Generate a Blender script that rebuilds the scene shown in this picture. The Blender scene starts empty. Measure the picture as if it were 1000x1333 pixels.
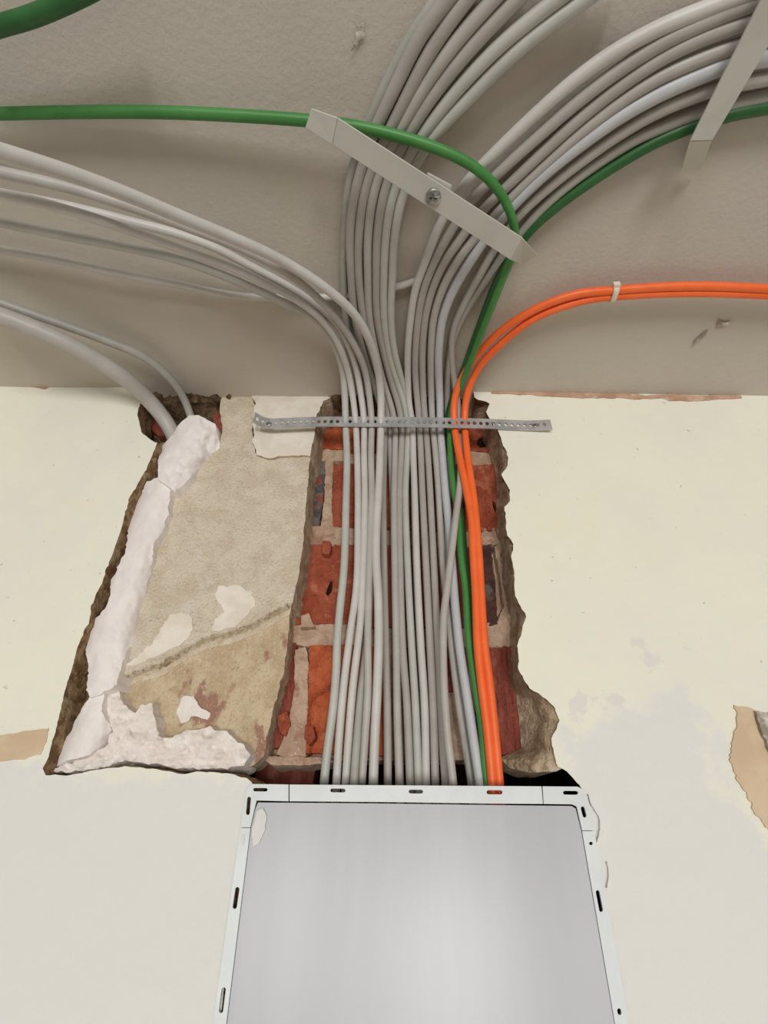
import bpy, bmesh, math, random
import numpy as np
from mathutils import Vector, Matrix, noise
from mathutils.geometry import delaunay_2d_cdt
random.seed(7)
S = bpy.context.scene
COL = S.collection

# ------------------------------------------------------------------ camera
F = 600.0                       # focal length in pixels for a 1000 x 1333 frame
CAM = Vector((0.0, -0.31, 2.00))
zc = Vector((20.0, 898.0, -F)).normalized()          # world up seen from the camera
xc = Vector((1.0, -0.015, 0.0109)); xc = (xc - zc*xc.dot(zc)).normalized()
yc = zc.cross(xc)                                         # into the wall
# columns of W = camera axes written in world coordinates
W = Matrix(((xc.x, xc.y, xc.z), (yc.x, yc.y, yc.z), (zc.x, zc.y, zc.z)))
cd = bpy.data.cameras.new('camera'); cam = bpy.data.objects.new('camera', cd); COL.objects.link(cam)
cam.matrix_world = Matrix.Translation(CAM) @ W.to_4x4()
cd.sensor_fit = 'VERTICAL'; cd.sensor_height = 36.0; cd.lens = 36.0*F/1333.0
cd.clip_start = 0.01
S.camera = cam

# ------------------------------------------------------------------ light
S.view_settings.view_transform = 'Standard'; S.view_settings.look = 'None'
S.view_settings.exposure = 0.0; S.view_settings.gamma = 1.0; S.view_settings.use_curve_mapping = False
wd = bpy.data.worlds.new('world'); S.world = wd; wd.use_nodes = True
wd.node_tree.nodes['Background'].inputs['Color'].default_value = (1.0, 0.99, 0.975, 1)
wd.node_tree.nodes['Background'].inputs['Strength'].default_value = 0.30
def area(name, loc, target, size, energy, col, size_y):
    l = bpy.data.lights.new(name, 'AREA'); l.shape = 'RECTANGLE'; l.size = size; l.size_y = size_y; l.energy = energy; l.color = col
    o = bpy.data.objects.new(name, l); COL.objects.link(o); o.location = loc
    o.rotation_euler = (Vector(target)-Vector(loc)).to_track_quat('-Z', 'Y').to_euler()
area('window_light', (0.27, -2.4, 1.50), (0.1, 0, 2.2), 0.40, 21.0, (1.0, 0.995, 0.985), 0.60)
area('window_light', (-0.46, -2.4, 1.62), (-0.1, 0, 2.2), 0.36, 12.5, (1.0, 0.995, 0.985), 0.60)
area('window_light', (1.05, -2.4, 1.58), (0.1, 0, 2.2), 0.34, 5.0, (1.0, 0.995, 0.985), 0.60)

# ------------------------------------------------------------------ pixel -> point helpers
def ray(px, py):
    return W @ Vector((px-500.0, 666.5-py, -F))
def at_y(px, py, Y):
    d = ray(px, py); return CAM + d*((Y-CAM.y)/d.y)
def at_z(px, py, Z):
    d = ray(px, py); return CAM + d*((Z-CAM.z)/d.z)
ZC = at_y(500, 509, 0.0).z        # ceiling height
def at_c(px, py, off):            # a point 'off' below the ceiling
    return at_z(px, py, ZC-off)
def on_bend(px, py, Y0, off, R):
    """point on the sheet that rises along the wall at Y0 and bends over radius R to run under the ceiling"""
    d = ray(px, py); z1 = ZC-off
    p = CAM + d*((Y0-CAM.y)/d.y)
    if p.z <= z1-R: return p
    p = CAM + d*((z1-CAM.z)/d.z)
    if p.y <= Y0-R: return p
    cy, cz = Y0-R, z1-R
    oy, oz = CAM.y-cy, CAM.z-cz
    a = d.y*d.y+d.z*d.z; b = 2*(oy*d.y+oz*d.z); c = oy*oy+oz*oz-R*R
    return CAM + d*((-b+math.sqrt(max(b*b-4*a*c, 0)))/(2*a))

# ------------------------------------------------------------------ materials
def srgb(r, g, b):
    f = lambda c: (c/255/12.92 if c/255 <= .04045 else ((c/255+.055)/1.055)**2.4)
    return (f(r), f(g), f(b), 1)
def mat(name, c1, c2=None, c3=None, scale=30, rough=.85, bump=0.0, bscale=200, bdist=.002, metal=0.0, spec=.3,
        speck=None, sscale=150, sthr=.72, stretch=None, lo=.4, hi=.6, lo3=.55, hi3=.68, scale3=12, detail=6, grit=None, attr=()):
    m = bpy.data.materials.new(name); m.use_nodes = True
    n = m.node_tree.nodes; L = m.node_tree.links; p = n['Principled BSDF']
    p.inputs['Roughness'].default_value = rough; p.inputs['Metallic'].default_value = metal
    p.inputs['Specular IOR Level'].default_value = spec
    tc = n.new('ShaderNodeTexCoord'); mp = n.new('ShaderNodeMapping')
    L.new(tc.outputs['Object'], mp.inputs['Vector'])
    if stretch: mp.inputs['Scale'].default_value = stretch
    def nz(sc, det=detail, off=0.0, r=.6):
        t = n.new('ShaderNodeTexNoise'); t.inputs['Scale'].default_value = sc; t.inputs['Detail'].default_value = det
        t.inputs['Roughness'].default_value = r
        if off:
            mm = n.new('ShaderNodeMapping'); mm.inputs['Location'].default_value = (off, off*.7, -off)
            L.new(mp.outputs['Vector'], mm.inputs['Vector']); L.new(mm.outputs['Vector'], t.inputs['Vector'])
        else: L.new(mp.outputs['Vector'], t.inputs['Vector'])
        return t.outputs['Fac']
    def ramp(src, a, b):
        r = n.new('ShaderNodeMapRange'); r.inputs['From Min'].default_value = a; r.inputs['From Max'].default_value = b
        r.interpolation_type = 'SMOOTHSTEP'
        L.new(src, r.inputs['Value']); return r.outputs['Result']
    def mix(fac, A, B):
        x = n.new('ShaderNodeMix'); x.data_type = 'RGBA'; L.new(fac, x.inputs[0])
        for s, v in ((6, A), (7, B)):
            if isinstance(v, tuple): x.inputs[s].default_value = v
            else: L.new(v, x.inputs[s])
        return x.outputs[2]
    col = c1
    if c2: col = mix(ramp(nz(scale), lo, hi), c1, c2)
    if c3: col = mix(ramp(nz(scale3, off=3.3), lo3, hi3), col, c3)
    if speck: col = mix(ramp(nz(sscale, 3, 8.1), sthr, sthr+.05), col, speck)
    if grit: col = mix(ramp(nz(grit[1], 2, 5.5), grit[2], grit[2]+.06), col, grit[0])
    for an, ac, sc, amp, wd_ in attr:
        at = n.new('ShaderNodeAttribute'); at.attribute_name = an
        ma = n.new('ShaderNodeMath'); ma.operation = 'MULTIPLY_ADD'; ma.inputs[1].default_value = amp
        L.new(nz(sc, 8, 2.2, .65), ma.inputs[0]); L.new(at.outputs['Fac'], ma.inputs[2])
        col = mix(ramp(ma.outputs[0], .5+amp*.5-wd_, .5+amp*.5+wd_), col, ac)
    if isinstance(col, tuple): p.inputs['Base Color'].default_value = col
    else: L.new(col, p.inputs['Base Color'])
    if bump:
        b = n.new('ShaderNodeBump'); b.inputs['Strength'].default_value = bump; b.inputs['Distance'].default_value = bdist
        L.new(nz(bscale, 5, 1.7), b.inputs['Height']); L.new(b.outputs['Normal'], p.inputs['Normal'])
    return m
M = {}
M['cream'] = mat('cream_paint', srgb(234,232,213), srgb(230,228,213), srgb(234,230,206), 9, .8, .35, 70, .0015, speck=srgb(190,186,170), sscale=170, sthr=.69, spec=.25, scale3=4,
   attr=(('filler', srgb(223,222,217), 34, 1.5, .13), ('smear', srgb(222,220,212), 100, 1.5, .10)))
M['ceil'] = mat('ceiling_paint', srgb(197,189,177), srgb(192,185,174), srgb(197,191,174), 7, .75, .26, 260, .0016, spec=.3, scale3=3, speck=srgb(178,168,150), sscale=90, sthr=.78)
M['skim'] = mat('white_filler', srgb(224,223,219), srgb(217,216,212), srgb(221,220,217), 14, .8, .2, 90, .001, spec=.25, scale3=5)
M['plaster'] = mat('old_plaster', srgb(234,220,197), srgb(222,206,181), srgb(240,231,214), 60, .95, 1, 480, .003, grit=(srgb(238,230,214),700,.62), spec=.1, scale3=22, speck=srgb(196,176,146), sscale=650, sthr=.62)
M['plaster_low'] = mat('old_plaster_lower', srgb(218,200,168), srgb(202,180,146), srgb(176,134,116), 80, .95, 1, 420, .003, grit=(srgb(230,216,190),700,.64), spec=.1, scale3=38, lo3=.57, hi3=.64, speck=srgb(186,160,126), sscale=600, sthr=.62, stretch=(1,1,.7))
M['white_old'] = mat('white_old_plaster', srgb(232,224,210), srgb(222,212,196), None, 40, .9, .5, 200, .0015, spec=.15)
M['gypsum'] = mat('gypsum', srgb(238,231,226), srgb(232,224,219), None, 30, .85, .35, 120, .0015, spec=.25)
M['gypsum_rough'] = mat('gypsum_rough', srgb(238,230,222), srgb(230,220,210), srgb(206,186,160), 70, .92, .6, 300, .002, spec=.15, scale3=55, lo3=.6, hi3=.68)
M['broken'] = mat('broken_plaster_edge', srgb(206,186,158), srgb(176,152,124), srgb(216,200,176), 110, .95, .9, 420, .003, spec=.1, scale3=60)
M['rubble'] = mat('dark_rubble', srgb(112,92,70), srgb(76,60,46), srgb(146,124,98), 90, .95, .9, 350, .003, spec=.1, scale3=50)
M['brown'] = mat('brown_rubble', srgb(168,142,110), srgb(124,96,70), srgb(190,166,134), 120, .95, .9, 350, .003, spec=.1, scale3=60)
M['mortar'] = mat('mortar', srgb(206,178,154), srgb(186,156,132), srgb(170,132,108), 70, .95, .9, 380, .0025, spec=.1, scale3=60, speck=srgb(228,208,186), sscale=300, sthr=.68)
M['brick_a'] = mat('brick_red', srgb(176,96,72), srgb(160,80,58), srgb(198,122,88), 55, .9, 1, 190, .005, spec=.15, scale3=70, speck=srgb(205,130,90), sscale=210, sthr=.72)
M['brick_o'] = mat('brick_orange', srgb(200,108,70), srgb(180,90,58), srgb(212,128,88), 55, .9, 1, 170, .005, spec=.15, scale3=60)
M['brick_d'] = mat('brick_dark_red', srgb(154,84,70), srgb(136,70,58), srgb(170,106,90), 60, .9, 1, 190, .005, spec=.15, scale3=70, stretch=(1,1,.3))
M['brick_b'] = mat('brick_burnt', srgb(92,62,54), srgb(66,46,44), srgb(112,100,98), 80, .85, .7, 300, .002, spec=.2, scale3=60)
M['brick_g'] = mat('brick_blue_grey', srgb(140,72,56), srgb(116,108,104), srgb(86,80,80), 60, .85, .6, 300, .002, spec=.2, scale3=70, lo=.42, hi=.5, lo3=.5, hi3=.6)
M['dark'] = mat('cavity_shade', srgb(70,48,38), srgb(46,32,26), None, 60, .95, .5, 200, .003, spec=.05)  # dark brown with the shade of cavity and brick holes put into the colour
M['tan'] = mat('tan_bare', srgb(213,191,162), srgb(203,179,149), None, 30, .9, .5, 220, .001, spec=.15, speck=srgb(226,210,186), sscale=120, sthr=.72)
M['pinkish'] = mat('bare_strip', srgb(196,160,136), srgb(176,142,116), srgb(208,184,160), 40, .9, .4, 200, .001, spec=.15, scale3=50)
def cable_mat(name, a, b): return mat(name, a, b, None, 40, .42, .12, 500, .0004, spec=.4)
M['c_grey'] = cable_mat('cable_grey', srgb(182,177,170), srgb(174,169,162))
M['c_grey2'] = cable_mat('cable_warm_grey', srgb(173,167,160), srgb(166,160,153))
M['c_green_grey'] = cable_mat('cable_greenish_grey', srgb(188,187,179), srgb(180,180,172))
M['c_light'] = cable_mat('cable_light_grey', srgb(202,198,192), srgb(195,191,185))
M['c_blue'] = cable_mat('cable_bluish_white', srgb(194,195,197), srgb(188,189,192))
M['c_dim'] = cable_mat('cable_dull_grey', srgb(172,170,162), srgb(164,162,154))
M['green'] = cable_mat('cable_green', srgb(74,136,68), srgb(66,128,62))
M['green_d'] = cable_mat('cable_dark_green', srgb(48,100,50), srgb(42,92,46))
M['orange'] = cable_mat('cable_orange', srgb(245,112,54), srgb(240,104,46))
M['bracket'] = mat('grey_painted_sheet', srgb(196,194,184), srgb(190,188,178), None, 30, .5, .05, 300, .0003, spec=.4)
M['steel'] = mat('galvanised_steel', srgb(205,206,206), srgb(182,183,184), None, 60, .42, .05, 300, .0003, metal=.55)
M['zinc'] = mat('zinc_screw', srgb(190,190,184), srgb(140,140,136), None, 200, .3, 0, metal=.95)
M['panel'] = mat('panel_sheet', srgb(182,184,187), srgb(177,179,183), None, 25, .30, .04, 300, .0003, spec=.38, stretch=(1,1,.12))
M['rail'] = mat('panel_rail', srgb(214,219,218), srgb(208,213,212), None, 40, .36, .03, 300, .0003, spec=.5)
M['tie'] = mat('cable_tie', srgb(226,214,196), None, None, rough=.5)
M['flake'] = mat('flake', srgb(150,140,126), srgb(220,212,200), None, 90, .9, .6, 300, .002)

# ------------------------------------------------------------------ object helpers
def mk(name, verts, faces, m, parent=None, smooth=True, loc=None):
    me = bpy.data.meshes.new(name)
    loc = Vector(loc) if loc is not None else (Vector(parent.location) if parent is not None and loc is None else Vector((0,0,0)))
    me.from_pydata([tuple(Vector(v)-loc) for v in verts], [], faces)
    ms = m if isinstance(m, list) else [m]
    for k in ms: me.materials.append(k)
    me.polygons.foreach_set('use_smooth', [smooth]*len(me.polygons))
    o = bpy.data.objects.new(name, me); COL.objects.link(o)
    if parent is not None: o.parent = parent
    else: o.location = loc
    bm = bmesh.new(); bm.from_mesh(me); bmesh.ops.recalc_face_normals(bm, faces=bm.faces); bm.to_mesh(me); bm.free()
    me.update()
    return o
def tag(o, label=None, cat=None, group=None, kind=None):
    if label: o['label'] = label
    if cat: o['category'] = cat
    if group: o['group'] = group
    if kind: o['kind'] = kind
    return o
def empty(name, loc, label, cat, group=None):
    o = bpy.data.objects.new(name, None); COL.objects.link(o); o.location = loc; o.empty_display_size = .02
    return tag(o, label, cat, group)
def N3(x, y, s=0.0): return noise.noise(Vector((x, y, s)))
def fbm(x, y, s=0.0, o=4):
    v = 0; a = 1; t = 0
    for k in range(o):
        v += a*noise.noise(Vector((x, y, s+7.3*k))); t += a; x *= 2.1; y *= 2.1; a *= .55
    return v/t
def inside(P, loops):
    P = np.asarray(P, float); r = np.zeros(len(P), bool)
    x = P[:, 0]; y = P[:, 1]
    for L in loops:
        L = np.asarray(L, float)
        for i in range(len(L)):
            x0, y0 = L[i]; x1, y1 = L[(i+1) % len(L)]
            if y0 == y1: continue
            c = ((y0 > y) != (y1 > y)) & (x < (x1-x0)*(y-y0)/(y1-y0)+x0)
            r ^= c
    return r
def fill(loops, pts=()):
    """triangles inside the loops (even-odd), using the loops' own points plus interior points"""
    vs = []; es = []
    for L in loops:
        b = len(vs); n = len(L)
        vs += [Vector((float(a), float(c))) for a, c in L]; es += [(b+i, b+(i+1) % n) for i in range(n)]
    nb = len(vs)
    vs += [Vector((float(a), float(c))) for a, c in pts]
    ov, oe, of, *_ = delaunay_2d_cdt(vs, es, [], 0, 1e-5)
    cen = np.array([[(ov[a].x+ov[b].x+ov[c].x)/3, (ov[a].y+ov[b].y+ov[c].y)/3] for a, b, c in of])
    k = inside(cen, loops)
    return [(v.x, v.y) for v in ov], [tuple(f) for f, q in zip(of, k) if q]
def roughen(loop, seg, amp, seed, freq=.06, only=None):
    out = []
    n = len(loop)
    for i in range(n):
        a = loop[i]; b = loop[(i+1) % n]
        d = math.hypot(b[0]-a[0], b[1]-a[1]); k = max(1, int(d/seg))
        nx, ny = (b[1]-a[1])/max(d, 1e-6), -(b[0]-a[0])/max(d, 1e-6)
        for j in range(k):
            t = j/k; x = a[0]+(b[0]-a[0])*t; y = a[1]+(b[1]-a[1])*t
            if only is None or only(x, y):
                q = amp*(1.6*fbm(x*freq, y*freq, seed, 4))
                x += nx*q; y += ny*q
                x += amp*.5*N3(x*freq*3, y*freq*3, seed+50)
            out.append((x, y))
    return out
def patch(name, outline, depth, m, parent, spacing=5, amp=2.0, seed=0, back=None, shift=0.0, holes=(), mapf=at_y,
          skirt_m=None, smooth=True, seg=3.0, only=None, freq=.06, rows=3, skirt_noise=.5):
    """relief sheet: outline in picture pixels, depth(px,py) = distance behind the wall face (or below the ceiling).
    A rim of broken material runs back to depth 'back', sloping by 'shift' metres."""
    loops = [roughen(outline, seg, amp, seed, freq, only)]
    for h in holes: loops.append(roughen(h, seg, amp*.4, seed+9, freq))
    A = np.array(loops[0]); x0, y0 = A.min(0); x1, y1 = A.max(0)
    gx, gy = np.meshgrid(np.arange(x0, x1, spacing), np.arange(y0, y1, spacing))
    P = np.stack([gx.ravel(), gy.ravel()], 1); rng = np.random.RandomState(seed+3)
    P = P + rng.uniform(-.3, .3, P.shape)*spacing
    P = P[inside(P, loops)]
    if len(P):
        B = np.concatenate([np.array(l) for l in loops])
        keep = np.ones(len(P), bool)
        for i in range(0, len(P), 2000):
            dd = ((P[i:i+2000, None, :]-B[None])**2).sum(2).min(1); keep[i:i+2000] = dd > (min(spacing, 3.0)*.45)**2
        P = P[keep]
    v2, f = fill(loops, P)
    V = [mapf(x, y, depth(x, y)) for x, y in v2]
    fm = [0]*len(f)
    if back is not None:
        for L in loops:
            n = len(L); rings = []
            Pf = [mapf(x, y, depth(x, y)) for x, y in L]
            area_ = loop_area(Pf)
            base = len(V); V += Pf; rings.append(base)
            for r in range(1, rows+1):
                base = len(V)
                for i in range(n):
                    a = Pf[i-2]; b = Pf[(i+2) % n]; p = Pf[i]
                    t = (b-a); t.y = 0
                    nn = Vector((t.z, 0, -t.x)); nn = nn.normalized() if nn.length > 1e-9 else nn
                    e = mapf(L[i][0], L[i][1], 0)
                    x, y = L[i]
                    w = 1+skirt_noise*2*fbm(x*.09, y*.09, seed+r*3.1, 3)
                    # which side is outside?
                    sgn = 1 if area_ > 0 else -1
                    V.append(p + nn*(sgn*(shift(x, y) if callable(shift) else shift)*(r/rows)*w) + Vector((0, (back-p.y)*(r/rows), 0)))
                rings.append(base)
            for r in range(rows):
                for i in range(n):
                    j = (i+1) % n
                    f.append((rings[r]+i, rings[r]+j, rings[r+1]+j, rings[r+1]+i)); fm.append(1 if skirt_m else 0)
    o = mk(name, V, f, [m, skirt_m] if skirt_m else m, parent, smooth)
    if skirt_m: o.data.polygons.foreach_set('material_index', fm)
    return o
def loop_area(P):
    return sum(P[i-1].x*P[i].z-P[i].x*P[i-1].z for i in range(len(P)))
def interp(poly, key):              # poly of (a, b): b at a
    if key <= poly[0][0]: return poly[0][1]
    for (a, b), (c, d) in zip(poly, poly[1:]):
        if key <= c: return b+(d-b)*(key-a)/(c-a)
    return poly[-1][1]
def sstep(a, b, x):
    t = min(1, max(0, (x-a)/(b-a))); return t*t*(3-2*t)
def spline(pts, step):
    """Catmull-Rom through rows of numbers, resampled about every 'step' in the first two"""
    P = np.array(pts, float); P = np.vstack([2*P[0]-P[1], P, 2*P[-1]-P[-2]]); out = []
    for i in range(1, len(P)-2):
        p0, p1, p2, p3 = P[i-1], P[i], P[i+1], P[i+2]
        d = lambda a, b: max(1e-6, np.linalg.norm((b-a)[:2]))**.5
        t1 = d(p0, p1); t2 = t1+d(p1, p2); t3 = t2+d(p2, p3)
        n = max(1, int(np.linalg.norm((p2-p1)[:2])/step))
        for k in range(n):
            t = t1+(t2-t1)*k/n
            A1 = (t1-t)/t1*p0+t/t1*p1; A2 = (t2-t)/(t2-t1)*p1+(t-t1)/(t2-t1)*p2; A3 = (t3-t)/(t3-t2)*p2+(t-t2)/(t3-t2)*p3
            B1 = (t2-t)/t2*A1+t/t2*A2; B2 = (t3-t)/(t3-t1)*A2+(t-t1)/(t3-t1)*A3
            out.append((t2-t)/(t2-t1)*B1+(t-t1)/(t2-t1)*B2)
    out.append(P[-2]); return out
def tube_geo(P, r, n=12):
    V = []; Fc = []
    up = Vector((0.3, .2, .9)); T0 = (P[1]-P[0]).normalized(); u = (up-T0*up.dot(T0)).normalized()
    for i, p in enumerate(P):
        T = (P[min(i+1, len(P)-1)]-P[max(i-1, 0)]).normalized()
        u = (u-T*u.dot(T)).normalized(); w = T.cross(u)
        for k in range(n):
            a = 2*math.pi*k/n; rr = r[i] if isinstance(r, list) else r; V.append(p+u*(rr*math.cos(a))+w*(rr*math.sin(a)))
    for i in range(len(P)-1):
        for k in range(n):
            k2 = (k+1) % n; Fc.append((i*n+k, i*n+k2, (i+1)*n+k2, (i+1)*n+k))
    Fc.append(tuple(range(n))); Fc.append(tuple(range((len(P)-1)*n, len(P)*n)))
    return V, Fc
PATHS = {}
def cable(key, name, pts, m, label, cat='cable', r=.0033, off=(.010, .010), Y=None, R=.05, group=None, step=6):
    """pts: picture pixels from the wall cavity to the far end (either order); Y: list of (py, depth in the chase); off: start/end distance under the ceiling"""
    Y = Y or [(0, .02)]
    S2 = spline(pts, step)
    if S2[0][1] < S2[-1][1]: S2 = S2[::-1]        # bottom first
    seglen = [0]
    for a, b in zip(S2, S2[1:]): seglen.append(seglen[-1]+float(np.linalg.norm((b-a)[:2])))
    i0 = next((i for i, p in enumerate(S2) if p[1] < 545), len(S2)-1)
    Ls = seglen[i0]; Lt = max(1e-6, seglen[-1]-Ls)
    P = []
    for p, s in zip(S2, seglen):
        t = min(1, max(0, (s-Ls)/Lt))
        o = interp([(k/(len(off)-1), v) for k, v in enumerate(off)], t)
        P.append(on_bend(p[0], p[1], interp(Y, p[1]), o, R))
    for _ in range(3):
        P = [P[0]]+[(a+b*2+c)/4 for a, b, c in zip(P, P[1:], P[2:])]+[P[-1]]
    PATHS[key] = P
    V, Fc = tube_geo(P, [r*interp([(60,1.12),(250,.94),(420,.88),(560,.89),(1020,.78)], p[1]) for p in S2])
    o = mk(name, V, Fc, m, None, True, loc=P[0])
    group = {'L': 'grey cables looping in from the left', 'M': 'grey cables of the left ceiling bundle', 'R': 'grey cables of the right ceiling bundle',
             'B': 'cables going into the gypsum hole', 'G': 'green cables', 'O': 'orange cables'}.get(key[0], group)
    return tag(o, label, cat, group)
def flat(name, loops, m, parent, Y, thick=.0014, mapf=at_y, smooth=False):
    """flat sheet with holes standing on the wall: loops in pixels on the plane Y, thickness into the wall"""
    v2, f = fill(loops)
    V = [mapf(x, y, Y) for x, y in v2]; n = len(V)
    V += [v+Vector((0, thick, 0)) for v in V]
    f2 = list(f)+[tuple(n+i for i in t[::-1]) for t in f]
    b = 0
    for L in loops:
        ids = []
        for (x, y) in L:
            ids.append(min(range(n), key=lambda i: (v2[i][0]-x)**2+(v2[i][1]-y)**2))
        for i in range(len(ids)):
            a, c = ids[i], ids[(i+1) % len(ids)]
            f2.append((a, c, n+c, n+a))
    return mk(name, V, f2, m, parent, smooth)
def slot(cx, cy, a, w, h):           # rounded slot in pixels, a = angle of the long axis
    out = []; r = h/2; l = w/2-r; c, s = math.cos(a), math.sin(a)
    for k in range(5):
        t = -math.pi/2+math.pi*k/4; x = l+r*math.cos(t); y = r*math.sin(t); out.append((cx+x*c-y*s, cy+x*s+y*c))
    for k in range(5):
        t = math.pi/2+math.pi*k/4; x = -l+r*math.cos(t); y = r*math.sin(t); out.append((cx+x*c-y*s, cy+x*s+y*c))
    return out

# ------------------------------------------------------------------ the setting: ceiling, wall
# ceiling
n = 60; V = []; Fc = []
for j in range(n+1):
    for i in range(n+1):
        x = -1.6+3.2*i/n; y = -3.2+3.35*(j/n)
        V.append(Vector((x, y, ZC+.0012*fbm(x*6, y*6, 2))))
for j in range(n):
    for i in range(n): a = j*(n+1)+i; Fc.append((a, a+1, a+n+2, a+n+1))
b = len(V)
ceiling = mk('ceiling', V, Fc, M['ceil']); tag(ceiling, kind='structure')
# floor
fl = mk('floor', [(-1.6,-3.2,0),(1.6,-3.2,0),(1.6,.15,0),(-1.6,.15,0)], [(0,1,2,3)], M['tan'], smooth=False); tag(fl, kind='structure')

HOLE_L = [(186,500),(183,520),(179,540),(184,562),(194,570),(206,577),(199,588),(195,600),(186,618),(176,636),(168,650),(160,682),(154,700),(148,716),(141,736),(134,756),(119,788),(115,812),(101,842),(94,872),(83,904),(74,944),(63,985),(56,1000)]
HOLE_B = [(60,1010),(90,1009),(130,1001),(162,998),(190,999),(212,1003),(236,1007),(256,1004),(302,1007),(322,1012),(330,1022)]
HOLE_P = [(322,1040),(310,1112),(295,1250),(280,1400),(829,1400),(803,1250),(777,1112),(765,1050),(757,1025)]
HOLE_R = [(751,1018),(738,1005),(727,998),(720,980),(718,961),(724,948),(728,938),(722,922),(712,909),(700,902),(690,896),(681,884),(676,873),(675,849),(677,820),(675,836),(681,815),(686,803),(680,793),(671,776),(669,741),(665,724),(668,716),(669,708),(665,702),(660,697),(657,660),(664,652),(664,638),(653,618),(660,606),(661,596),(656,580),(653,570),(645,558),(639,550),(633,536),(637,526),(628,521),(618,517),(612,500)]
HOLE_R = [p for p in HOLE_R if p != (677,820)]
outer = [(186,440),(-260,440),(-260,1560),(1260,1560),(1260,440),(612,440)]
def uplim(x, y): return y > 500 and -100 < x < 1100 and y < 1395
U = [(-260,440)]+[(186,440)]+HOLE_L+HOLE_B+HOLE_P+HOLE_R+[(612,440),(1260,440),(1260,1560),(-260,1560)]
def wallY(x, y): return .0012*fbm(x*.008, y*.008, 5)+.0004*fbm(x*.05, y*.05, 8)
def in_hole_edge(x, y): return 505 < y < 1030 and 30 < x < 760
wall = patch('wall_back', U, lambda x, y: wallY(x, y), M['cream'], None, spacing=9, amp=2.2, seed=1, back=.024, shift=lambda x, y: -.010 if x > 330 else .002,
             skirt_m=M['brown'], only=in_hole_edge, rows=3, seg=4, skirt_noise=.8)
tag(wall, kind='structure')
FILL = [[(-260,990),(0,994),(30,990),(56,1003),(90,1012),(200,1000),(330,1010),(340,1040),(330,1560),(-260,1560)],
        [(750,1100),(748,1030),(742,1000),(746,970),(756,950),(775,936),(800,930),(826,920),(858,908),(884,900),(900,918),(926,936),(938,964),(946,1000),(960,1036),(984,1078),(1010,1110),(1100,1150),(1260,1200),(1260,1560),(740,1560)]]
SMEAR = [[(744,910),(758,902),(766,914),(762,934),(752,940),(742,930)], [(776,908),(790,902),(814,908),(806,922),(788,920)], [(834,846),(850,852),(862,866),(858,876),(840,868)], [(820,832),(836,830),(844,842),(830,842)], [(886,846),(894,842),(896,852)]]
def sdist(P, L):
    P = np.asarray(P, float); L = np.asarray(L, float); best = np.full(len(P), 1e9)
    for i in range(len(L)):
        a = L[i]; b = L[(i+1) % len(L)]; d = b-a
        t = np.clip(((P-a)@d)/max(d@d, 1e-9), 0, 1)[:, None]
        best = np.minimum(best, np.linalg.norm(P-(a+t*d), axis=1))
    return np.where(inside(P, [L]), best, -best)
pix = []
for v in wall.data.vertices:
    q = W.transposed() @ (v.co-CAM); pix.append((500-F*q.x/q.z, 666.5+F*q.y/q.z))
for an, polys, wdt in (('filler', FILL, 55.0), ('smear', SMEAR, 20.0)):
    sd = np.max([sdist(pix, p) for p in polys], axis=0)
    at = wall.data.attributes.new(an, 'FLOAT', 'POINT')
    at.data.foreach_set('value', np.clip(.5+sd/(2*wdt), 0, 1).astype(np.float32))
def P_(*a, **k): return patch(*a, **k)

# rubble behind the plaster along the left edge and in the hole under the ceiling
P_('rubble_backing', [(170,490),(300,490),(300,590),(250,640),(190,640),(165,570)],
   lambda x, y: .034-.028*sstep(566, 506, y)+.008*fbm(x*.05, y*.05, 3)+.006*fbm(x*.03, y*.15, 5)*sstep(570, 550, y), M['rubble'], wall, spacing=4, amp=1, seed=4, back=.06)
P_('rubble_backing', [(250,570),(250,640),(230,700),(200,800),(180,900),(130,1010),(40,1015),(60,930),(90,850),(120,770),(150,690),(170,620),(190,580)],
   lambda x, y: .020+.010*fbm(x*.06, y*.035, 3)+.004*abs(fbm(x*.15, y*.1, 6)), M['brown'], wall, spacing=4, amp=1, seed=5, back=.06)
# old base plaster of the left field
CR = [(150,886),(180,874),(210,866),(240,846),(268,831),(300,824),(330,813),(352,800),(374,788)]
def baseY(x, y):
    c = interp(CR, x)+3*fbm(x*.08, 3, 1)
    r = .0020*fbm(x*.03, y*.03, 11)+.0011*fbm(x*.12, y*.12, 12)
    edge = interp([(505,430),(545,412),(600,402),(650,398),(700,392),(780,382),(830,376),(880,368),(985,345)], y) if False else 0
    return .010+.0075*sstep(c-1, c+5, y)-.0015*sstep(c-26, c-2, y)*sstep(c+1, c-1, y)+r
BASE_UP = [(292,505),(326,508),(332,530),(328,560),(332,590),(404,590),(400,640),(396,690),(390,745),(382,778),(377,800)]+[(x, y+14) for x, y in CR[::-1]]+[(140,890),(120,880),(120,830),(150,780),(165,720),(190,650),(215,620),(250,600),(286,585),(290,560),(286,530)]
P_('base_plaster', BASE_UP, baseY, M['plaster'], wall, spacing=4, amp=1.5, seed=21, back=.042, shift=.0028, skirt_m=M['broken'])
BASE_LO = [(x, y-3) for x, y in CR]+[(377,800),(375,835),(370,872),(358,915),(350,950),(343,985),(330,996),(300,1002),(100,1004),(110,960),(120,900),(140,884)]
P_('base_plaster', BASE_LO, lambda x, y: baseY(x, y)+.0012*abs(fbm(x*.12, y*.04, 31)), M['plaster_low'], wall, spacing=4, amp=1.8, seed=22, back=.042, shift=.0004, skirt_m=M['broken'])
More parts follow.
